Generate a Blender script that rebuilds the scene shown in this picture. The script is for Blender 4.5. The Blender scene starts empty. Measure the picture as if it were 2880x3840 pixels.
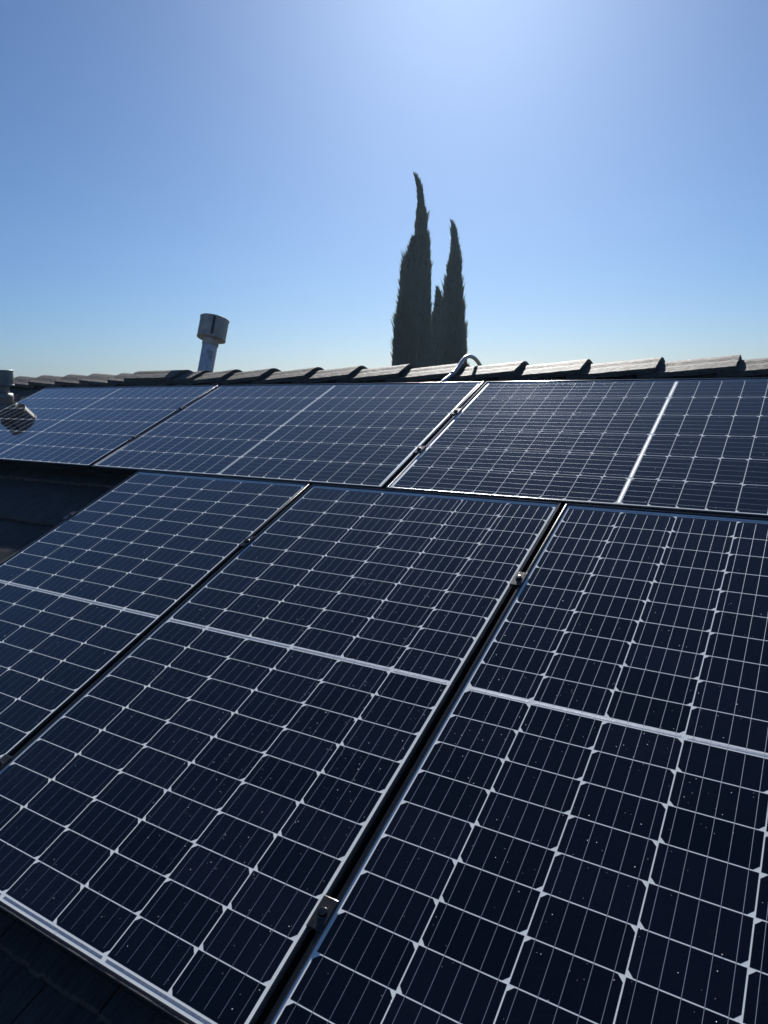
import bpy, bmesh, math, random
from mathutils import Vector, Matrix, noise
random.seed(7)
S = bpy.context.scene
C = S.collection

# ------------------------------------------------------------------ frame of the roof slope
TH = math.radians(22.6)                 # roof pitch (5 in 12)
H0 = 4.2                                # height of the array's middle above the ground
ct, st = math.cos(TH), math.sin(TH)
def W(x, y, z):                         # slope coordinates (right, up the slope, out of it) -> world
    return Vector((x, y*ct - z*st, y*st + z*ct + H0))
ROT = Matrix.Rotation(TH, 4, 'X')
def slope_matrix(x=0, y=0, z=0, rz=0.0):
    return Matrix.Translation(W(x, y, z)) @ ROT @ Matrix.Rotation(rz, 4, 'Z')
def dirw(x, y, z):
    return Vector((x, y*ct - z*st, y*st + z*ct))

# ------------------------------------------------------------------ camera
cam = bpy.data.cameras.new('camera'); camo = bpy.data.objects.new('camera', cam); C.objects.link(camo)
S.camera = camo
right = dirw(0.85200779, 0.47794196, -0.21366847)
down = dirw(0.0809715, -0.52352098, -0.84815647)
fwd = dirw(-0.51722949, 0.70533486, -0.48474363)
camo.matrix_world = Matrix(((right.x, -down.x, -fwd.x, 0), (right.y, -down.y, -fwd.y, 0),
                            (right.z, -down.z, -fwd.z, 0), (0, 0, 0, 1)))
CAM = W(1.19564373, -1.06526488, 1.20562949)
camo.location = CAM
cam.sensor_fit = 'VERTICAL'; cam.sensor_height = 36.0; cam.lens = 36.0*2694.2/3840.0
cam.clip_start = 0.02; cam.clip_end = 3000
S.render.resolution_x = 768; S.render.resolution_y = 1024

# ------------------------------------------------------------------ sky and sun
SUN = Vector((-0.367, 0.774, 0.517)).normalized()
elev = math.asin(SUN.z)
world = bpy.data.worlds.new('World'); S.world = world; world.use_nodes = True
nt = world.node_tree; nt.nodes.clear()
sky = nt.nodes.new('ShaderNodeTexSky'); sky.sky_type = 'NISHITA'; sky.sun_disc = False
sky.sun_elevation = elev; sky.sun_rotation = math.atan2(SUN.x, SUN.y)
sky.altitude = 0; sky.air_density = 0.85; sky.dust_density = 0.7; sky.ozone_density = 10.0
bg = nt.nodes.new('ShaderNodeBackground'); bg.inputs['Strength'].default_value = 0.05
wo = nt.nodes.new('ShaderNodeOutputWorld')
sky_tint = nt.nodes.new('ShaderNodeMix'); sky_tint.data_type = 'RGBA'; sky_tint.blend_type = 'MULTIPLY'   # colour multiplier that dims the sky and cuts its red
sky_tint.inputs['Factor'].default_value = 1.0; sky_tint.inputs['B'].default_value = (0.91, 0.975, 0.99, 1)
nt.links.new(sky.outputs[0], sky_tint.inputs['A']); nt.links.new(sky_tint.outputs['Result'], bg.inputs[0]); nt.links.new(bg.outputs[0], wo.inputs[0])
sl = bpy.data.lights.new('sun', 'SUN'); sl.energy = 5.0; sl.angle = math.radians(0.53); sl.color = (1.0, 0.965, 0.91)
so = bpy.data.objects.new('sun', sl); C.objects.link(so)
so.rotation_euler = SUN.to_track_quat('Z', 'Y').to_euler(); so.location = (0, 0, 30)
S.view_settings.view_transform = 'Standard'; S.view_settings.look = 'None'
S.view_settings.gamma = 1.0; S.view_settings.use_curve_mapping = False
S.view_settings.exposure = 0.58

# ------------------------------------------------------------------ materials
def mat(name, col, rough=0.5, metal=0.0, spec=0.5, coat=0.0, coat_rough=0.03, nscale=None, namp=0.0,
        bump=0.0, bscale=200.0, stretch=None, objvar=0.0, tint=None, bdist=0.001):
    m = bpy.data.materials.new(name); m.use_nodes = True
    n = m.node_tree.nodes; l = m.node_tree.links; p = n['Principled BSDF']
    p.inputs['Roughness'].default_value = rough; p.inputs['Metallic'].default_value = metal
    p.inputs['Specular IOR Level'].default_value = spec
    p.inputs['Coat Weight'].default_value = coat; p.inputs['Coat Roughness'].default_value = coat_rough
    p.inputs['Coat IOR'].default_value = 1.52
    base = n.new('ShaderNodeRGB'); base.outputs[0].default_value = (*col, 1)
    out = base.outputs[0]
    tc = n.new('ShaderNodeTexCoord')
    if nscale:
        mp = n.new('ShaderNodeMapping'); l.new(tc.outputs['Object'], mp.inputs[0])
        if stretch: mp.inputs['Scale'].default_value = stretch
        nz = n.new('ShaderNodeTexNoise'); nz.inputs['Scale'].default_value = nscale; nz.inputs['Detail'].default_value = 6
        l.new(mp.outputs[0], nz.inputs['Vector'])
        mr = n.new('ShaderNodeMapRange'); mr.inputs['From Min'].default_value = 0.3; mr.inputs['From Max'].default_value = 0.7
        l.new(nz.outputs['Fac'], mr.inputs['Value'])
        mx = n.new('ShaderNodeMix'); mx.data_type = 'RGBA'; l.new(mr.outputs[0], mx.inputs['Factor'])
        t = tint or tuple(c*(1-namp) for c in col)
        l.new(out, mx.inputs['A']); mx.inputs['B'].default_value = (*t, 1); out = mx.outputs['Result']
    if objvar:
        oi = n.new('ShaderNodeObjectInfo')
        hs = n.new('ShaderNodeHueSaturation'); mr2 = n.new('ShaderNodeMapRange')
        mr2.inputs['To Min'].default_value = 1-objvar; mr2.inputs['To Max'].default_value = 1+objvar
        l.new(oi.outputs['Random'], mr2.inputs['Value']); l.new(mr2.outputs[0], hs.inputs['Value'])
        l.new(out, hs.inputs['Color']); out = hs.outputs[0]
    l.new(out, p.inputs['Base Color'])
    if bump:
        mp2 = n.new('ShaderNodeMapping'); l.new(tc.outputs['Object'], mp2.inputs[0])
        if stretch: mp2.inputs['Scale'].default_value = stretch
        nb = n.new('ShaderNodeTexNoise'); nb.inputs['Scale'].default_value = bscale; nb.inputs['Detail'].default_value = 5
        l.new(mp2.outputs[0], nb.inputs['Vector'])
        b = n.new('ShaderNodeBump'); b.inputs['Strength'].default_value = bump; b.inputs['Distance'].default_value = bdist
        l.new(nb.outputs['Fac'], b.inputs['Height']); l.new(b.outputs[0], p.inputs['Normal'])
    m.diffuse_color = (*col, 1)
    return m

def glass_film(m, dirt=0.5):
    """dust film and rain marks: the coat's roughness varies and a little pale dust lies over the laminate"""
    n = m.node_tree.nodes; l = m.node_tree.links; p = n['Principled BSDF']
    g = n.new('ShaderNodeNewGeometry')
    nz = n.new('ShaderNodeTexNoise'); nz.inputs['Scale'].default_value = 9; nz.inputs['Detail'].default_value = 8
    l.new(g.outputs['Position'], nz.inputs['Vector'])
    mr = n.new('ShaderNodeMapRange'); mr.inputs['From Min'].default_value = 0.35; mr.inputs['From Max'].default_value = 0.75
    mr.inputs['To Min'].default_value = 0.02; mr.inputs['To Max'].default_value = 0.06
    l.new(nz.outputs['Fac'], mr.inputs['Value']); l.new(mr.outputs[0], p.inputs['Coat Roughness'])
    nb = n.new('ShaderNodeTexNoise'); nb.inputs['Scale'].default_value = 3.0; nb.inputs['Detail'].default_value = 2
    l.new(g.outputs['Position'], nb.inputs['Vector'])
    b = n.new('ShaderNodeBump'); b.inputs['Strength'].default_value = 0.12; b.inputs['Distance'].default_value = 0.004
    l.new(nb.outputs['Fac'], b.inputs['Height']); l.new(b.outputs[0], p.inputs['Coat Normal'])

M = {}
M['cell'] = mat('silicon_cell', (0.0018, 0.0022, 0.0060), 0.06, 0, 0.12, coat=1.0, nscale=60, tint=(0.0036, 0.0032, 0.0066), objvar=0.6)
M['back'] = mat('white_backsheet', (0.90, 0.93, 0.92), 0.9, 0, 0.0, coat=0.08, nscale=14, namp=0.08)
M['wire'] = mat('tinned_wire', (0.30, 0.33, 0.39), 0.50, 0.6, 0.4, coat=0.6)
M['ribbon'] = mat('tinned_ribbon', (0.50, 0.53, 0.60), 0.42, 0.8, 0.5, coat=0.8, nscale=90, namp=0.35, bump=0.5, bscale=120, bdist=0.0006)
for k in ('cell', 'back', 'wire', 'ribbon'): glass_film(M[k])
M['frame'] = mat('black_anodised', (0.007, 0.007, 0.008), 0.15, 0.0, 0.6, nscale=25, tint=(0.012, 0.012, 0.012), bump=0.18, bscale=60, bdist=0.0005)
M['rail'] = mat('black_rail', (0.012, 0.012, 0.013), 0.42, 0.0, 0.6)
M['clamp'] = mat('black_clamp', (0.012, 0.012, 0.014), 0.25, 0.0, 0.45, nscale=80, tint=(0.04, 0.04, 0.04), bump=0.4, bscale=150, bdist=0.0006)
M['bolt'] = mat('steel_bolt', (0.13, 0.125, 0.12), 0.22, 1.0, 0.5, nscale=200, namp=0.5)
M['tile'] = mat('concrete_shake', (0.085, 0.078, 0.076), 0.66, 0, 0.45, nscale=9, tint=(0.045, 0.043, 0.046), bump=1.0, bscale=30, stretch=(8, 1, 3), objvar=0.18, bdist=0.006)
M['cap'] = mat('weathered_shake', (0.135, 0.125, 0.114), 0.64, 0, 0.25, nscale=45, tint=(0.036, 0.034, 0.034), bump=1.0, bscale=48, stretch=(1, 5, 5), objvar=0.15, bdist=0.006)
M['deck'] = mat('roof_underlay', (0.02, 0.02, 0.022), 0.85, 0, 0.2, nscale=4, namp=0.4)
M['stucco'] = mat('stucco', (0.42, 0.38, 0.32), 0.9, 0, 0.2, nscale=5, namp=0.12, bump=0.4, bscale=80, bdist=0.003)
M['fascia'] = mat('fascia_paint', (0.12, 0.09, 0.07), 0.6, nscale=5, namp=0.2)
M['ground'] = mat('dry_lawn', (0.07, 0.075, 0.03), 0.95, 0, 0.1, nscale=0.6, tint=(0.14, 0.11, 0.06), bump=0.5, bscale=30, bdist=0.02)
M['galv'] = mat('galvanised_steel', (0.66, 0.70, 0.76), 0.42, 0.2, 0.5, nscale=26, tint=(0.30, 0.32, 0.35), bump=0.25, bscale=45, bdist=0.002)
M['cowl'] = mat('weathered_galvanised', (0.56, 0.55, 0.52), 0.55, 0.15, 0.5, nscale=11, tint=(0.30, 0.27, 0.24), bump=0.3, bscale=40, bdist=0.003)
M['sleeve'] = mat('dull_sleeve', (0.27, 0.28, 0.28), 0.5, 0.2, nscale=12, tint=(0.14, 0.14, 0.14), bump=0.3, bscale=40, bdist=0.002)
M['seam'] = mat('dark_seam', (0.05, 0.045, 0.045), 0.5, 0.3)
M['emt'] = mat('conduit_steel', (0.45, 0.46, 0.46), 0.38, 0.7, 0.5, nscale=40, tint=(0.42, 0.42, 0.42), bump=0.15, bscale=60)
M['drop'] = mat('bright_speck', (0.95, 0.95, 0.93), 0.48, 1.0, 0.9)
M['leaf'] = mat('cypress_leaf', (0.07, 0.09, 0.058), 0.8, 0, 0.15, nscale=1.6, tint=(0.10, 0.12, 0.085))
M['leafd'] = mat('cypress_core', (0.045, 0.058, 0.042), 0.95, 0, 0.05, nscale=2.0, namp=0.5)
def translucent(m, w, col):
    n = m.node_tree.nodes; l = m.node_tree.links
    t = n.new('ShaderNodeBsdfTranslucent'); t.inputs[0].default_value = (*col, 1); x = n.new('ShaderNodeMixShader'); x.inputs[0].default_value = w
    l.new(n['Principled BSDF'].outputs[0], x.inputs[1]); l.new(t.outputs[0], x.inputs[2]); l.new(x.outputs[0], n['Material Output'].inputs[0])
translucent(M['leaf'], 0.35, (0.09, 0.12, 0.06))
M['bark'] = mat('cypress_bark', (0.10, 0.07, 0.05), 0.9, nscale=6, namp=0.4, stretch=(4, 4, 0.6))
M['ink'] = mat('label_ink', (0.06, 0.07, 0.09), 0.6, coat=1.0)
M['lead'] = mat('lead_flashing', (0.20, 0.20, 0.20), 0.55, 0.5, nscale=12, namp=0.3)

# ------------------------------------------------------------------ mesh helpers
def mesh(name, verts, faces, m, smooth=False, mats=None, fm=None):
    me = bpy.data.meshes.new(name); me.from_pydata([tuple(v) for v in verts], [], faces)
    for mm in (mats or [m]): me.materials.append(mm)
    if fm:
        for i, p in enumerate(me.polygons): p.material_index = fm[i]
    if smooth:
        for p in me.polygons: p.use_smooth = True
    me.update()
    return me
def obj(name, me, parent=None, mw=None, loc=None):
    o = bpy.data.objects.new(name, me); C.objects.link(o)
    if parent: o.parent = parent
    if loc is not None: o.location = loc
    if mw is not None: o.matrix_local = mw
    return o
def thing(name, label, cat, mw, group=None, me=None):
    o = bpy.data.objects.new(name, me); C.objects.link(o); o.matrix_world = mw
    o['label'] = label; o['category'] = cat
    if group: o['group'] = group
    return o
class Geo:
    def __init__(s): s.v = []; s.f = []; s.m = []
    def box(s, x0, x1, y0, y1, z0, z1, mi=0):
        b = len(s.v)
        s.v += [(x0,y0,z0),(x1,y0,z0),(x1,y1,z0),(x0,y1,z0),(x0,y0,z1),(x1,y0,z1),(x1,y1,z1),(x0,y1,z1)]
        for q in ((0,3,2,1),(4,5,6,7),(0,1,5,4),(1,2,6,5),(2,3,7,6),(3,0,4,7)): s.f.append(tuple(b+i for i in q)); s.m.append(mi)
    def poly(s, pts, mi=0):
        b = len(s.v); s.v += pts; s.f.append(tuple(range(b, b+len(pts)))); s.m.append(mi)
    def lathe(s, prof, n=32, cx=0, cy=0, mi=0, a0=0.0):
        b = len(s.v)
        for r, z in prof:
            for i in range(n):
                a = a0+2*math.pi*i/n; s.v.append((cx+r*math.cos(a), cy+r*math.sin(a), z))
        for k in range(len(prof)-1):
            for i in range(n):
                j = (i+1) % n; s.f.append((b+k*n+i, b+k*n+j, b+(k+1)*n+j, b+(k+1)*n+i)); s.m.append(mi)
    def disc(s, r, z, n=32, cx=0, cy=0, mi=0, up=True, a0=0.0):
        pts = [(cx+r*math.cos(a0+2*math.pi*i/n), cy+r*math.sin(a0+2*math.pi*i/n), z) for i in range(n)]
        s.poly(pts if up else pts[::-1], mi)
    def mesh(s, name, m, smooth=False, mats=None): return mesh(name, s.v, s.f, m, smooth, mats, s.m if mats else None)
def tube(path, r, n=12):
    P = [Vector(p) for p in path]; v = []; f = []
    prev = None
    for i, p in enumerate(P):
        t = ((P[min(i+1, len(P)-1)] - P[max(i-1, 0)])).normalized()
        a = Vector((1, 0, 0)) if prev is None else prev
        b = t.cross(a).normalized(); a = b.cross(t).normalized(); prev = a
        rr = r[i] if isinstance(r, (list, tuple)) else r
        for k in range(n):
            an = 2*math.pi*k/n; v.append(p + a*math.cos(an)*rr + b*math.sin(an)*rr)
    for i in range(len(P)-1):
        for k in range(n):
            j = (k+1) % n; f.append((i*n+k, i*n+j, (i+1)*n+j, (i+1)*n+k))
    f.append(tuple(range(n))[::-1]); f.append(tuple((len(P)-1)*n+k for k in range(n)))
    return v, f
def smooth_path(pts, n=8):
    P = [Vector(p) for p in pts]; out = []
    for i in range(len(P)-1):
        p0 = P[max(i-1, 0)]; p1 = P[i]; p2 = P[i+1]; p3 = P[min(i+2, len(P)-1)]
        for k in range(n):
            t = k/n
            out.append(0.5*((2*p1)+(-p0+p2)*t+(2*p0-5*p1+4*p2-p3)*t*t+(-p0+3*p1-3*p2+p3)*t**3))
    out.append(P[-1]); return out

# ------------------------------------------------------------------ ground
g = Geo(); g.poly([(-1500,-1500,0),(1500,-1500,0),(1500,1500,0),(-1500,1500,0)])
o = obj('ground', g.mesh('ground', M['ground'])); o['kind'] = 'structure'

# ------------------------------------------------------------------ the house: walls, two roof slopes, tiles, ridge
YR = 2.24; ZR = -0.125                  # ridge in slope coordinates, deck level
XL, XRt = -7.5, 5.0; YE = -4.0
house = thing('house', 'single storey house under a dark brown shake tiled gable roof carrying the solar array', 'house', Matrix.Translation((0, 1.5, 0)))
hinv = Matrix.Translation((0, -1.5, 0))
def hpart(name, me, mw=Matrix.Identity(4)): return obj(name, me, house, hinv @ mw)
ridge = W(0, YR, ZR); eave = W(0, YE, ZR)
# near slope, a thick slab
g = Geo(); g.box(XL, XRt, YE, YR, ZR-0.10, ZR)
slope = hpart('roof_slope', g.mesh('roof_slope', M['deck']), slope_matrix())
# far slope
y2 = ridge.y + (ridge.y-eave.y)
g = Geo()
a = Vector((0, ridge.y, ridge.z)); b = Vector((0, y2, eave.z)); dn = Vector((0, -st*0, 0))
def q(x, p, dz): return (x, p.y, p.z+dz)
g.poly([q(XL,a,0), q(XRt,a,0), q(XRt,b,0), q(XL,b,0)]); g.poly([q(XL,a,-.11), q(XL,b,-.11), q(XRt,b,-.11), q(XRt,a,-.11)])
g.poly([q(XL,a,0), q(XL,b,0), q(XL,b,-.11), q(XL,a,-.11)]); g.poly([q(XRt,a,0), q(XRt,a,-.11), q(XRt,b,-.11), q(XRt,b,0)])
g.poly([q(XL,b,0), q(XRt,b,0), q(XRt,b,-.11), q(XL,b,-.11)])
far = hpart('roof_slope', g.mesh('roof_slope_far', M['deck'])); far['label'] = 'far slope of the roof beyond the ridge'
# walls with gable ends
g = Geo()
wx0, wx1 = XL+0.5, XRt-0.5; wy0, wy1 = eave.y+0.6, y2-0.6
def under(y): return ridge.z - abs(y-ridge.y)*math.tan(TH) - 0.16
g.poly([(wx0,wy0,0),(wx1,wy0,0),(wx1,wy0,under(wy0)),(wx0,wy0,under(wy0))])
g.poly([(wx1,wy1,0),(wx0,wy1,0),(wx0,wy1,under(wy1)),(wx1,wy1,under(wy1))])
for x, s in ((wx0,-1),(wx1,1)):
    pts = [(x,wy0,0),(x,wy1,0),(x,wy1,under(wy1)),(x,ridge.y,under(ridge.y)),(x,wy0,under(wy0))]
    g.poly(pts if s > 0 else pts[::-1])
hpart('wall', g.mesh('wall', M['stucco']))
g = Geo(); g.box(XL, XRt, eave.y-0.03, eave.y+0.0, eave.z-0.20, eave.z-0.005); hpart('fascia_board', g.mesh('fascia_board', M['fascia']))

# field tiles: wood-grained shakes with real grooves
EXP, TW, TT = 0.34, 0.332, 0.026
def tile_mesh(seed):
    r = random.Random(seed); n = 26; L = EXP+0.05
    xs = [-TW/2+0.002+(TW-0.004)*i/n for i in range(n+1)]
    hs = []
    for i in range(n+1):
        hs.append((0.0042 if i % 2 else -0.0026) + r.uniform(-0.0020, 0.0020))
    hs[0] = hs[-1] = -0.004
    cols = []; V = []; F = []
    for i, x in enumerate(xs):
        jag = r.uniform(-0.004, 0.004)
        y0 = jag; zt = TT + hs[i]
        # front bottom, front top rounded, mid, back
        V += [(x, y0+0.004, -0.004), (x, y0, zt-0.007), (x, y0+0.006, zt), (x, L*0.5, TT*0.55+hs[i]*0.9+0.002), (x, L, 0.001+hs[i])]
    for i in range(n):
        for k in range(4):
            a = i*5+k; F.append((a, a+5, a+6, a+1))
    F.append((0, 1, 2, 3, 4)); e = n*5; F.append((e+4, e+3, e+2, e+1, e))
    return mesh('roof_tile', V, F, M['tile'])
tms = [tile_mesh(i) for i in range(4)]
row = 0; y = 0.487 - EXP*6
while y < 2.0:
    x = -6.0 + (0.5*TW if row % 2 else 0)
    while x < 1.75:
        m4 = Matrix.Translation((x+random.uniform(-.001,.001), y+random.uniform(-.003,.003), ZR+0.001)) @ Matrix.Rotation(random.uniform(-.004,.004), 4, 'Z')
        obj('roof_tile', tms[random.randrange(4)], slope, m4)
        x += TW
    y += EXP; row += 1

# ridge caps: laid from both ends towards one topmost cap
def cap_mesh(seed, L, both=False):
    """inverted V along local x; the end at +L stands proud, local y across, apex at origin height"""
    r = random.Random(seed); n = 14; rows = 13
    hw, drop, th = 0.150, 0.150*math.tan(TH*0.95), 0.020
    us = [-1, -0.985, -0.82, -0.66, -0.5, -0.34, -0.18, -0.05, 0.05, 0.2, 0.45, 0.75, 1]
    rows = len(us); V = []; F = []
    for i in range(n+1):
        t = i/n; x = L*t
        lift = 0.030*t if not both else 0.030
        for k, u in enumerate(us):
            hgt = -abs(u)*drop
            if abs(u) < 0.25: hgt = -0.13*drop - 0.05*drop*abs(u)*4
            gro = 0.0018*math.sin(k*2.6+1) + r.uniform(-.0008,.0008) + 0.0008*noise.noise(Vector((x*9, u*20, seed)))
            edge = r.uniform(-.002,.002) if k in (0,) else 0
            V.append((x + (r.uniform(-.001,.001) if i in (0, n) else 0), u*hw+edge, hgt + lift + gro))
    nt_ = len(V)
    for i in range(n+1):
        t = i/n; lift = 0.030*t if not both else 0.030
        for k, u in enumerate(us):
            v = V[i*rows+k]; V.append((v[0], v[1]*0.99, -abs(u)*drop + lift - th - (0.003 if k else 0)))
    for i in range(n):
        for k in range(rows-1):
            a = i*rows+k; F.append((a, a+rows, a+rows+1, a+1)); b_ = nt_+a; F.append((b_, b_+1, b_+rows+1, b_+rows))
        for k in (0, rows-1):
            a = i*rows+k; b_ = nt_+a
            F.append((a, b_, b_+rows, a+rows) if k == 0 else (a, a+rows, b_+rows, b_))
    for i in (0, n):
        for k in range(rows-1):
            a = i*rows+k; b_ = nt_+a
            F.append((a, a+1, b_+1, b_) if i == 0 else (a, b_, b_+1, a+1))
    F = [f[::-1] for f in F]
    return mesh('ridge_tile', V, F, M['cap'])
cm = [cap_mesh(i+20, 0.40) for i in range(4)]
cmid = cap_mesh(40, 0.47, True)
APEX = ridge + Vector((0, -0.02, 0.038))
CAPX = [2.15, 1.825, 1.498, 1.171, 0.845, 0.521, 0.184, -0.142, -0.473, -0.805, -1.13, -1.444, -1.784, -2.099, -2.37]
def put_cap(me, x, flip, dz=0.0, roll=0.0):
    m4 = Matrix.Translation(APEX + Vector((x, 0, dz)))
    if flip: m4 = m4 @ Matrix.Rotation(math.pi, 4, 'Z')
    return hpart_sub('ridge_tile', me, m4 @ Matrix.Rotation(roll, 4, 'X') @ Matrix.Rotation(random.uniform(-.006, .006), 4, 'Z'))
sinv = slope_matrix().inverted()
def hpart_sub(name, me, mw): return obj(name, me, slope, sinv @ mw)
for i, x in enumerate(CAPX): put_cap(cm[i % 4], x-0.40, False, random.uniform(-.002,.002), random.uniform(-.012,.012))
for i, x in enumerate([-3.01, -3.192, -3.512, -3.809, -4.14, -4.465, -4.79, -5.12, -5.45, -5.78, -6.1]):
    put_cap(cm[(i+1) % 4], x+0.40, True, random.uniform(-.002,.002)-0.002, random.uniform(-.012,.012))
put_cap(cmid, -3.02, False, 0.006, 0.0)

# mortar and batten under the caps
g = Geo(); g.box(XL, XRt, YR-0.16, YR-0.02, ZR+0.002, ZR+0.040); obj('ridge_batten', g.mesh('ridge_batten', M['deck']), slope)

# ------------------------------------------------------------------ solar panels
PW, PL, LIP, FH = 0.987, 1.666, 0.0102, 0.035
CP, RP, MID = 0.159, 0.08026, 0.0062
LZ = 0.0036                              # lip stands this far above the laminate
def frame_mesh():
    # profile: (inward distance, z), closed loop, small rounded outer edge
    pr = [(0,-FH+LZ),(0,LZ-0.0018),(0.0004,LZ-0.0009),(0.0012,LZ-0.0003),(0.0024,LZ),(LIP-0.0046,LZ),(LIP-0.0030,LZ-0.0002),(LIP-0.0014,LZ-0.0007),(LIP,LZ-0.0022),(LIP,-0.0045),(0.002,-0.0045),(0.002,-FH+LZ)]
    V = []; F = []; n = len(pr)
    cs = [(-1,-1),(1,-1),(1,1),(-1,1)]
    for sx, sy in cs:
        for d, z in pr: V.append((sx*(PW/2-d), sy*(PL/2-d), z))
    for c in range(4):
        d_ = (c+1) % 4
        for k in range(n):
            k2 = (k+1) % n; F.append((c*n+k, d_*n+k, d_*n+k2, c*n+k2))
    me = mesh('frame', V, F, M['frame'])
    for i, p in enumerate(me.polygons): p.use_smooth = 1 <= i % n <= 7
    return me
FM = frame_mesh()
g = Geo(); g.box(-PW/2+0.004, PW/2-0.004, -PL/2+0.004, PL/2-0.004, -0.004, 0.0); BM = g.mesh('backsheet', M['back'])
def cell_mesh(top):
    w, h, c = 0.1564/2, 0.0779/2, 0.0095
    if top: pts = [(-w,-h),(w,-h),(w,h-c),(w-c,h),(-w+c,h),(-w,h-c)]
    else: pts = [(-w+c,-h),(w-c,-h),(w,-h+c),(w,h),(-w,h),(-w,-h+c)]
    n = len(pts); V = [(x,y,0.00003) for x,y in pts]+[(x,y,0.00009) for x,y in pts]
    F = [tuple(range(n, 2*n))]+[(i,(i+1)%n,n+(i+1)%n,n+i) for i in range(n)]
    return mesh('solar_cell', V, F, M['cell'])
CT, CB = cell_mesh(True), cell_mesh(False)
# busbar wire: low ridged strip over one half of the panel
def wire_mesh():
    L = 10*RP - 0.004; w, h = 0.00048, 0.0002
    V = []; F = []
    for y in (0, L): V += [(-w,y,0.0001),(-w*0.4,y,0.0001+h),(w*0.4,y,0.0001+h),(w,y,0.0001)]
    for k in range(3): F.append((k, k+1, 5+k, 4+k))
    return mesh('busbar', V, [f[::-1] for f in F], M['wire'])
WM = wire_mesh()
def ribbon_mesh(x0, x1, w=0.0045):
    g = Geo(); g.box(x0+0.006, x1-0.006, -w/2, w/2, 0.00005, 0.0003); return g.mesh('bus_ribbon', M['ribbon'])
RB = [ribbon_mesh(-3*CP, -CP), ribbon_mesh(-CP, CP), ribbon_mesh(CP, 3*CP)]
RM = [ribbon_mesh(-3*CP, -2*CP, .005), ribbon_mesh(-2*CP, 0, .005), ribbon_mesh(0, 2*CP, .005), ribbon_mesh(2*CP, 3*CP, .005)]
g = Geo(); r_ = random.Random(3); x = 0.300
while x < 0.375:
    w = r_.choice((0.0006, 0.0012, 0.0018)); g.box(x, x+w, 0.8125, 0.8185, 0.00005, 0.00012); x += w + r_.choice((0.0008, 0.0014))
BAR = g.mesh('barcode_label', M['ink'])

def specks(seed, n, cx, cy, spread, band=0):
    r = random.Random(seed); V = []; F = []
    k = 0
    while k < n+band:
        if k >= n: x, y = 0.477-abs(r.gauss(0, 0.022)), r.gauss(0.56, 0.20)      # dried-on grit below the top frame
        elif r.random() < 0.55: x, y = r.gauss(cx, spread), r.gauss(cy, spread)
        else: x, y = r.uniform(-.48,.48), r.uniform(-.82,.82)
        if abs(x) > 0.478 or abs(y) > 0.818: continue
        k += 1
        rad = r.choice((0.0004, 0.0004, 0.0005, 0.0006, 0.0009)) if k <= n else r.choice((0.0005, 0.0007, 0.0010)); b = len(V); nn = 6
        for ring, (rr, zz) in enumerate(((1,0),(0.86,0.35),(0.5,0.66))):
            for i in range(nn):
                a = 2*math.pi*i/nn+ring*0.5; V.append((x+rad*rr*math.cos(a), y+rad*rr*math.sin(a), 0.0006+rad*zz))
        V.append((x, y, 0.0006+rad*0.8))
        for ring in range(2):
            for i in range(nn): F.append((b+ring*nn+i, b+ring*nn+(i+1)%nn, b+(ring+1)*nn+(i+1)%nn, b+(ring+1)*nn+i))
        for i in range(nn): F.append((b+2*nn+i, b+2*nn+(i+1)%nn, b+3*nn))
    me = mesh('dust_specks', V, F, M['drop'], smooth=True)
    return me

def dust_strip(seed):                    # grit caught on the lower frame edge
    r = random.Random(seed); V = []; F = []; n = 160
    for i in range(n+1):
        x = -PW/2+0.004+(PW-0.008)*i/n
        w = 0.0008+0.0016*max(0, noise.noise(Vector((x*16, seed, 0)))+0.45) + r.uniform(0, 0.0006)
        V += [(x, -PL/2+0.0016, LZ+0.00015), (x, -PL/2+0.0016+w, LZ+0.00025+r.uniform(0, .0002))]
    for i in range(n): F.append((2*i, 2*i+2, 2*i+3, 2*i+1))
    return mesh('dust_deposit', V, F, M['dust'])
M['dust'] = mat('dust', (0.34, 0.29, 0.24), 0.95, 0, 0.1, nscale=60, namp=0.5)
def panel(label, x, y, z, rz, seed, nsp, cx, cy, spread, band=0):
    t = thing('solar_panel', label, 'solar panel', slope_matrix(x, y, z, rz), 'black framed solar panels mounted on the roof')
    obj('frame', FM, t); obj('backsheet', BM, t)
    for c in range(6):
        xc = (c-2.5)*CP
        for r in range(20):
            yc = (9.5-r)*RP + (MID if r < 10 else -MID)
            upper = r < 10; odd = c % 2 == 0
            chamfer_top = (not upper) if odd else upper
            obj('solar_cell', CT if chamfer_top else CB, t, loc=(xc, yc, 0))
        for k in range(5):
            xw = xc + (k-2)*0.0315
            obj('busbar', WM, t, loc=(xw, MID-0.003, 0)); obj('busbar', WM, t, loc=(xw, -MID-10*RP+0.007, 0))
    for i, me in enumerate(RM): obj('bus_ribbon', me, t, loc=(0, 0, 0))
    for me in RB:
        obj('bus_ribbon', me, t, loc=(0, 0.8140, 0)); obj('bus_ribbon', me, t, loc=(0, -0.8140, 0))
    obj('barcode_label', BAR, t)
    if rz == 0: obj('dust_deposit', dust_strip(seed), t)['kind'] = 'stuff'
    s = obj('dust_specks', specks(seed, int(nsp*0.7), cx, cy, spread, band), t); s['kind'] = 'stuff'
    return t
HP = math.pi/2
panel('upright solar panel at the left end of the lower row, beside the bare roof patch', -1.003, 0, 0, 0, 1, 320, .2, -.2, .35)
panel('upright solar panel in the middle of the lower row, its lower edge in view', 0, 0, 0, 0, 2, 900, .28, -.12, .28)
panel('upright solar panel at the right end of the lower row, largest in view', 1.0007, -0.0012, 0, 0, 3, 620, -.1, -.1, .33)
ZU = 0.0026
panel('sideways solar panel at the left end of the upper row, mirroring the short vent', -2.697, 1.329, ZU, HP, 4, 120, 0, -.3, .4)
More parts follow.
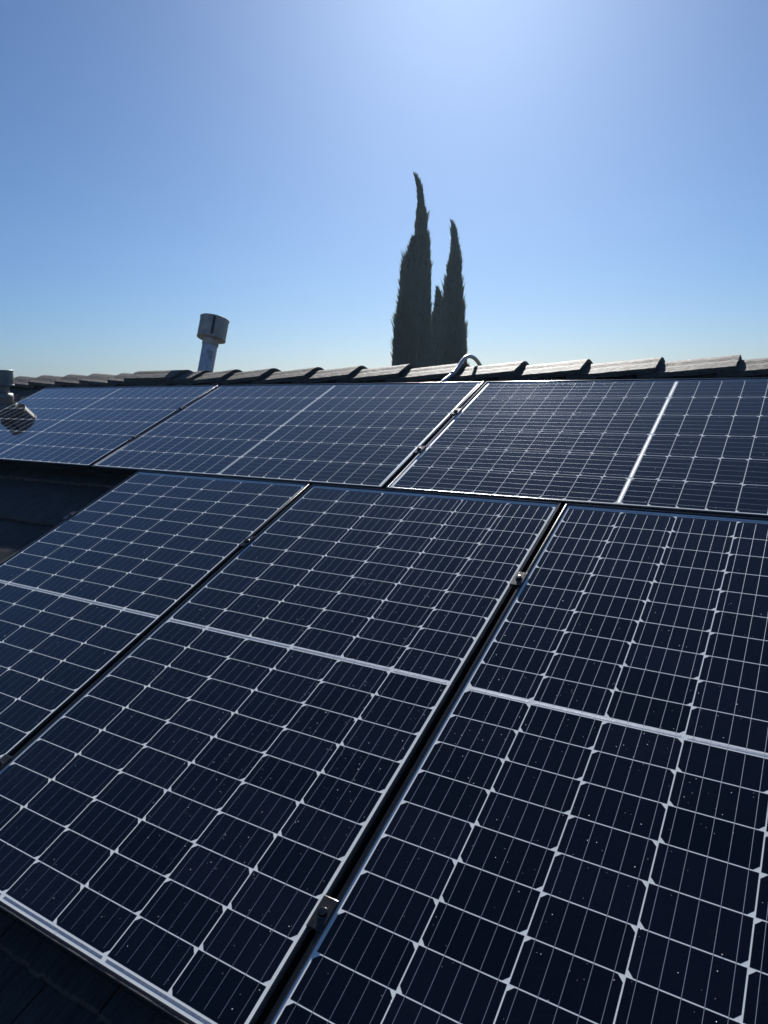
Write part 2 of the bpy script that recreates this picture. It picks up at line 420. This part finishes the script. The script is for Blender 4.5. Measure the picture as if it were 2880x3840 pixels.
panel('sideways solar panel in the middle of the upper row, below the conduit', -1.01396, 1.329, ZU, HP, 5, 330, .1, -.4, .4)
panel('sideways solar panel at the right end of the upper row, glinting lower frame', 0.66366, 1.329, ZU, HP, 6, 420, .2, .3, .4, 700)

# ------------------------------------------------------------------ rails, clamps and feet
def rail(y, x0, x1, label):
    g = Geo(); L = x1-x0
    g.box(0, L, -0.018, 0.018, -0.040, -0.004); g.box(0, L, -0.018, -0.006, -0.004, 0); g.box(0, L, 0.006, 0.018, -0.004, 0)
    t = thing('mounting_rail', label, 'rail', slope_matrix(x0, y, LZ-FH), 'black rails under the solar panels')
    obj('rail_beam', g.mesh('rail_beam', M['rail']), t)
    g = Geo(); zb = ZR-(LZ-FH)+0.012
    g.box(-0.02, 0.02, 0.019, 0.024, zb, -0.004); g.box(-0.035, 0.035, 0.0245, 0.10, zb, zb+0.006)
    fm = g.mesh('roof_foot', M['rail'])
    x = 0.35
    while x < L: obj('roof_foot', fm, t, loc=(x, 0, 0)); x += 1.22
rail(0.42, -1.545, 1.55, 'black rail under the lower row of panels, nearer the ridge')
rail(-0.585, -1.545, 1.55, 'black rail under the lower row of panels, nearer the eave')
rail(1.490, -3.56, 1.55, 'black rail under the upper row of panels, nearer the ridge')
rail(1.135, -3.56, 1.55, 'black rail under the upper row of panels, nearer the lower row')

def plate_mesh():
    w, l, t = 0.0175, 0.030, 0.003
    g = Geo(); n = 8
    # slightly crowned plate
    xs = [-w, -w*0.85, -w*0.4, 0, w*0.4, w*0.85, w]; zs = [0.0004, 0.0028, 0.0032, 0.0032, 0.0032, 0.0028, 0.0004]
    V = []; F = []
    for yy in (-l, -l+0.0015, l-0.0015, l):
        for x_, z_ in zip(xs, zs): V.append((x_, yy, z_ - (0.0008 if abs(yy) == l else 0)))
    m = len(xs)
    for j in range(3):
        for i in range(m-1): a = j*m+i; F.append((a, a+1, a+m+1, a+m))
    b = len(V)
    for yy in (-l, l):
        for x_ in xs: V.append((x_, yy, 0.0))
    for i in range(m-1):
        F.append((i, b+i, b+i+1, i+1)); F.append((3*m+i, 3*m+i+1, b+m+i+1, b+m+i))
    for s_, yy in ((0, 0),):
        pass
    return mesh('clamp_plate', V, F, M['clamp'])
PM = plate_mesh()
g = Geo(); g.lathe([(0.0100,0.0030),(0.0100,0.0040),(0.0092,0.0046)], 28); g.disc(0.0092, 0.0046, 28)
g.lathe([(0.0080,0.0047),(0.0080,0.0090),(0.0070,0.0102),(0.0054,0.0106)], 6); g.disc(0.0054, 0.0106, 6)
BOLT = g.mesh('bolt', M['bolt'])
g = Geo(); g.box(-0.0045, 0.0045, -0.027, 0.027, -FH, 0.0); WEB = g.mesh('clamp_web', M['clamp'])
g = Geo(); g.box(-0.030,-0.004,-0.016,0.016,-FH+0.001,-FH+0.006); g.box(-0.008,-0.004,-0.016,0.016,-FH+0.0065,-0.0005)
ENDW = g.mesh('clamp_web_end', M['clamp'])
def clamp(x, y, z, label, end=False):
    t = thing('panel_clamp', label, 'clamp', slope_matrix(x, y, z+LZ), 'clamps holding the solar panels')
    p = obj('clamp_plate', PM, t); obj('bolt', BOLT, t, loc=(0.0, 0, 0)); obj('clamp_web', ENDW if end else WEB, t)
G1 = -0.5015; G2 = 0.50035; GU1 = -1.857; GU2 = -0.1752
clamp(G1, 0.422, 0, 'bolted clamp between the left and middle lower panels, nearer the ridge')
clamp(G1, -0.590, 0, 'bolted clamp between the left and middle lower panels, at the left picture edge')
clamp(G2, 0.419, 0, 'wet glinting clamp between the middle and right lower panels, nearer the ridge')
clamp(G2, -0.590, 0, 'large near clamp between the middle and right lower panels, low in the picture')
clamp(GU1, 1.490, ZU, 'clamp between the left and middle panels of the upper row, nearer the ridge')
clamp(GU1, 1.135, ZU, 'clamp between the left and middle panels of the upper row, nearer the lower row')
clamp(GU2, 1.490, ZU, 'clamp in the sunlit gap below the conduit, nearer the ridge')
clamp(GU2, 1.135, ZU, 'clamp in the sunlit gap below the conduit, nearer the lower row')
clamp(-1.503, 0.435, 0, 'end clamp on the outer left edge of the lower row, above the bare roof patch', True)

# ------------------------------------------------------------------ flue with cowl behind the ridge
def axis_matrix(base, top):
    z = (top-base).normalized(); x = Vector((1,0,0)); y = z.cross(x).normalized(); x = y.cross(z).normalized()
    return Matrix(((x.x,y.x,z.x,base.x),(x.y,y.y,z.y,base.y),(x.z,y.z,z.z,base.z),(0,0,0,1)))
def flue(name, label, base, top, rp, rc, hc, neck, rot, squat=False):
    cm_ = M['sleeve'] if squat else M['cowl']
    mw = axis_matrix(base, top); L = (top-base).length
    t = thing(name, label, 'roof vent', mw @ Matrix.Rotation(rot, 4, 'Z'), 'galvanised roof vents')
    zc = L-hc
    g = Geo(); g.lathe([(rp,-0.25),(rp,zc-neck)], 40); obj('pipe', g.mesh('pipe', M['galv'], True), t)
    g = Geo(); g.box(rp-0.001, rp+0.0025, -0.004, 0.004, -0.2, zc-neck-0.002); obj('pipe_seam', g.mesh('pipe_seam', M['seam']), t)
    g = Geo(); g.lathe([(rp+0.001,zc-neck-0.012),(rp+0.005,zc-neck-0.010),(rp+0.004,zc-neck*0.5),(rp+0.007,zc-0.008),(rp+0.003,zc+0.004)], 40)
    obj('collar', g.mesh('collar', cm_, True), t)
    # cowl: flat ring below, drum, rolled rim, lid
    g = Geo()
    g.lathe([(rp+0.004,zc),(rc-0.003,zc-0.001)], 48)
    g.lathe([(rc-0.003,zc-0.001),(rc+0.002,zc-0.002),(rc+0.003,zc+0.003),(rc,zc+0.008)], 48)
    g.lathe([(rc,zc+0.008),(rc,L-0.010)], 48)
    g.lathe([(rc,L-0.010),(rc+0.004,L-0.008),(rc+0.0055,L-0.003),(rc+0.002,L)], 48)
    g.disc(rc+0.002, L, 48)
    me = g.mesh('cowl', cm_, True); cw = obj('cowl', me, t)
    me.polygons[-1].use_smooth = False
    n = 8
    for k in range(4 if not squat else 3):
        a = k*math.pi/2
        g = Geo()
        w0, w1 = 0.009, 0.011
        V = []
        for zz, ww in ((zc+0.012, w1*0.9), (zc+hc*0.35, w1), (zc+hc*0.7, w0), (L-0.012, w1*0.8)):
            for s_ in (-1, 1):
                aa = a+s_*ww/rc; V.append(((rc+0.0015)*math.cos(aa), (rc+0.0015)*math.sin(aa), zz))
        sm = mesh('cowl_seam', V, [(0,1,3,2),(2,3,5,4),(4,5,7,6)], M['seam']); obj('cowl_seam', sm, cw)
    if True:
        g = Geo(); g.lathe([(rp+0.10,-0.16),(rp+0.012,-0.05),(rp+0.002,-0.045)], 32); obj('flashing', g.mesh('flashing', M['lead'], True), t)
    return t
def ray_at(px, py, wy):                  # where a line of sight meets the upright plane world y = wy
    d = fwd + right*((px-1440)/2694.2) + down*((py-1920)/2694.2)
    return CAM + d*((wy-CAM.y)/d.y)
flue('flue_pipe', 'tall leaning galvanised flue with a drum cowl standing behind the ridge', ray_at(768, 1402, 2.56), ray_at(806, 1195, 2.69), 0.057, 0.106, 0.160, 0.040, 2.35)
vb = W(-3.70, 1.52, -0.11); vt = W(-3.70, 1.52, -0.11) + Vector((0,0,0.345))
flue('roof_vent', 'short galvanised vent with a drum cowl at the left picture edge, mirrored in the panel', vb, vt, 0.062, 0.100, 0.105, 0.05, -0.9, True)
# clamp band on the short vent
vv = [o for o in C.objects if o.name == 'roof_vent'][0]
g = Geo(); g.lathe([(0.066,0.115),(0.085,0.117),(0.088,0.121),(0.086,0.150),(0.089,0.156),(0.086,0.186),(0.066,0.190)], 40)
obj('storm_collar', g.mesh('storm_collar', M['sleeve'], True), vv)
g = Geo(); g.lathe([(0.082,-0.02),(0.082,0.112),(0.066,0.116)], 40); obj('outer_sleeve', g.mesh('outer_sleeve', M['sleeve'], True), vv)

# ------------------------------------------------------------------ bent conduit over the ridge
pts = [(-0.440,1.62,-0.080),(-0.434,1.75,-0.045),(-0.429,1.87,-0.020),(-0.427,1.94,-0.021),(-0.427,2.00,-0.022),(-0.430,2.07,-0.018),(-0.432,2.13,-0.010),(-0.431,2.17,-0.007),(-0.427,2.21,-0.015),(-0.423,2.25,-0.038),(-0.425,2.29,-0.072),(-0.434,2.34,-0.120),(-0.445,2.45,-0.23)]
wp = [W(*p) for p in smooth_path(pts, 8)]
base = wp[0].copy(); V, F = tube([p-base for p in wp], 0.0103, 16)
t = thing('electrical_conduit', 'bent silver metal conduit arching over the ridge tiles in front of the cypresses', 'conduit', Matrix.Translation(base))
me = mesh('conduit_tube', V, F, M['emt'], True); obj('conduit_tube', me, t)
i0 = 30; V, F = tube([wp[i]-base for i in range(i0, i0+4)], 0.0128, 16)
obj('coupling', mesh('coupling', V, F, M['emt'], True), t)

# ------------------------------------------------------------------ cypresses beyond the house
f_ = 2694.2
def pix(px, py, D):                     # point on a vertical plane at ground distance D ahead of the camera
    d = fwd + right*((px-1440)/f_) + down*((py-1920)/f_)
    h = Vector((fwd.x, fwd.y, 0)).normalized()
    return CAM + d*(D/(d.dot(h)))
def cyp(label, prof, D, seed, nleaf, dark=0):
    r = random.Random(seed)
    P = []
    for zy, xl, xr in prof:
        a = pix(1400+.3843*xl, 600+.3843*zy, D); b = pix(1400+.3843*xr, 600+.3843*zy, D)
        P.append(((a+b)/2, max(0.03, (a-b).length/2)))
    # carry the outline on down to the ground behind the house
    c, rad = P[0]
    P = [(Vector((c.x, c.y, 0.7)), rad*0.35), (Vector((c.x, c.y, 1.2)), rad*0.8), (Vector((c.x, c.y, c.z*0.55)), rad*1.04)] + P
    base = Vector((c.x, c.y, 0))
    t = thing('cypress_tree', label, 'tree', Matrix.Translation(base), 'Italian cypresses beyond the ridge')
    zs = [p[0].z for p in P]
    def sample(z):
        for i in range(len(P)-1):
            if P[i][0].z <= z <= P[i+1][0].z:
                u = (z-P[i][0].z)/max(1e-6, P[i+1][0].z-P[i][0].z)
                return P[i][0].lerp(P[i+1][0], u), P[i][1]*(1-u)+P[i+1][1]*u
        return P[-1][0], P[-1][1]
    z0, z1 = zs[0], zs[-1]
    # trunk
    tp = [base, base+Vector((0.02,0,1.0)), base+Vector((0,0.03,2.2))]
    V, F = tube([p-base for p in tp], [0.22, 0.17, 0.13], 12); obj('trunk', mesh('trunk', V, F, M['bark'], True), t)
    def flute(a, z):
        return 1 + 0.13*noise.noise(Vector((math.cos(a)*1.6, math.sin(a)*1.6, z*0.22+seed))) + 0.07*noise.noise(Vector((math.cos(a)*5, math.sin(a)*5, z*0.7+seed)))
    V = []; F = []; nz, na = 110, 36
    for i in range(nz+1):
        z = z0+(z1-z0)*i/nz; c_, rr = sample(z)
        for k in range(na):
            a = 2*math.pi*k/na; q_ = rr*0.76*flute(a, z)
            V.append(Vector((c_.x+q_*math.cos(a), c_.y+q_*math.sin(a), z))-base)
    for i in range(nz):
        for k in range(na):
            j = (k+1) % na; F.append((i*na+k, i*na+j, (i+1)*na+j, (i+1)*na+k))
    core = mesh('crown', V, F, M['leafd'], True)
    # upright sprays
    V2 = []; F2 = []; k = 0
    wts = [(z1-z0)*i/60 for i in range(61)]
    while k < nleaf:
        z = r.uniform(z0, z1-0.05); c_, rr = sample(z)
        if r.random() > (rr+0.18)/1.3: continue
        k += 1
        a = r.uniform(0, 2*math.pi); rad_ = rr*flute(a, z)*(0.78+0.26*r.random())
        o_ = Vector((math.cos(a), math.sin(a), 0))
        tuft = noise.noise(Vector((o_.x*3.1+seed, o_.y*3.1, z*1.3)))          # some tufts stand out, some sit back
        p = Vector((c_.x, c_.y, z)) + o_*(rad_*0.93 + max(-0.10, tuft*0.16)*min(1, rr)) - base
        sc = min(1.0, 0.35+rr*1.1)
        ln = r.uniform(0.16, 0.50)*sc*(1.0+max(0, tuft)*1.2); wd = r.uniform(0.022, 0.055)*sc
        up = (Vector((0,0,1)) + o_*(r.uniform(0.0, 0.30)+max(0, tuft)*0.3) + Vector((r.uniform(-.16,.16), r.uniform(-.16,.16), 0))).normalized()
        sd = up.cross(Vector((r.uniform(-1,1), r.uniform(-1,1), 0.1))).normalized()
        b = len(V2)
        V2 += [p-up*ln*0.3, p+sd*wd+up*ln*0.15, p+up*ln, p-sd*wd+up*ln*0.12]
        F2.append((b, b+1, b+2, b+3))
    nv = len(V); allV = V+V2; allF = F+[tuple(nv+i for i in f) for f in F2]
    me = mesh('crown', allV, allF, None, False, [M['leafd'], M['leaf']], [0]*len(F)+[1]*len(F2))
    obj('crown', me, t)
    return t
D0 = 40.0
cyp('tallest cypress, its thin bare-looking tip curving left high above the others',
    [(2000,380,577),(1800,385,577),(1600,388,572),(1500,390,566),(1400,392,560),(1200,396,556),(1000,400,556),(900,402,549),(760,402,544),(720,405,531),(650,414,526),(570,420,526),(500,424,508),(430,431,496),(350,430,488),(280,426,480),(220,415,455),(180,406,435),(150,398,415),(130,390,400)], D0, 11, 15000)
cyp('broad blunt-topped cypress leaning against the left side of the tallest one',
    [(2000,185,442),(1850,203,442),(1700,215,443),(1500,238,444),(1350,255,445),(1200,267,444),(1060,274,442),(950,322,435),(850,345,430),(780,370,425),(740,385,412)], D0-1.4, 12, 14000)
cyp('smallest cypress, a narrow low spire tucked into the gap right of the tallest one',
    [(2000,566,655),(1800,568,648),(1650,570,640),(1550,571,618),(1480,573,588)], D0-0.9, 13, 3500)
cyp('short pointed cypress against the left side of the right-hand spire',
    [(2000,600,738),(1850,598,732),(1700,596,725),(1550,592,712),(1450,592,700),(1380,604,682),(1300,609,658),(1235,614,626)], D0-0.4, 14, 7000)
cyp('second tallest cypress, a slender spire on the right with a small hooked tip',
    [(2000,702,920),(1850,700,912),(1700,695,900),(1550,690,886),(1400,690,880),(1300,698,873),(1200,707,863),(1060,727,861),(1000,737,852),(930,752,850),(860,761,833),(780,764,826),(700,755,812),(640,762,792),(600,754,768),(588,752,760)], D0+0.6, 15, 12000)

# ------------------------------------------------------------------ volume added to lift the dark trees, standing in for lens veil
g = Geo(); g.box(-70, 60, -25, 75, -1.0, 20.5)
hm = bpy.data.materials.new('veil_haze'); hm.use_nodes = True
hn = hm.node_tree.nodes; hn.clear(); ho = hn.new('ShaderNodeOutputMaterial'); hv = hn.new('ShaderNodeVolumePrincipled')
hv.inputs['Color'].default_value = (0.55, 0.78, 1.0, 1); hv.inputs['Density'].default_value = 0.00075; hv.inputs['Anisotropy'].default_value = 0.3
hm.node_tree.links.new(hv.outputs[0], ho.inputs['Volume'])
hz = obj('veil_haze', g.mesh('veil_haze', hm)); hz['kind'] = 'stuff'
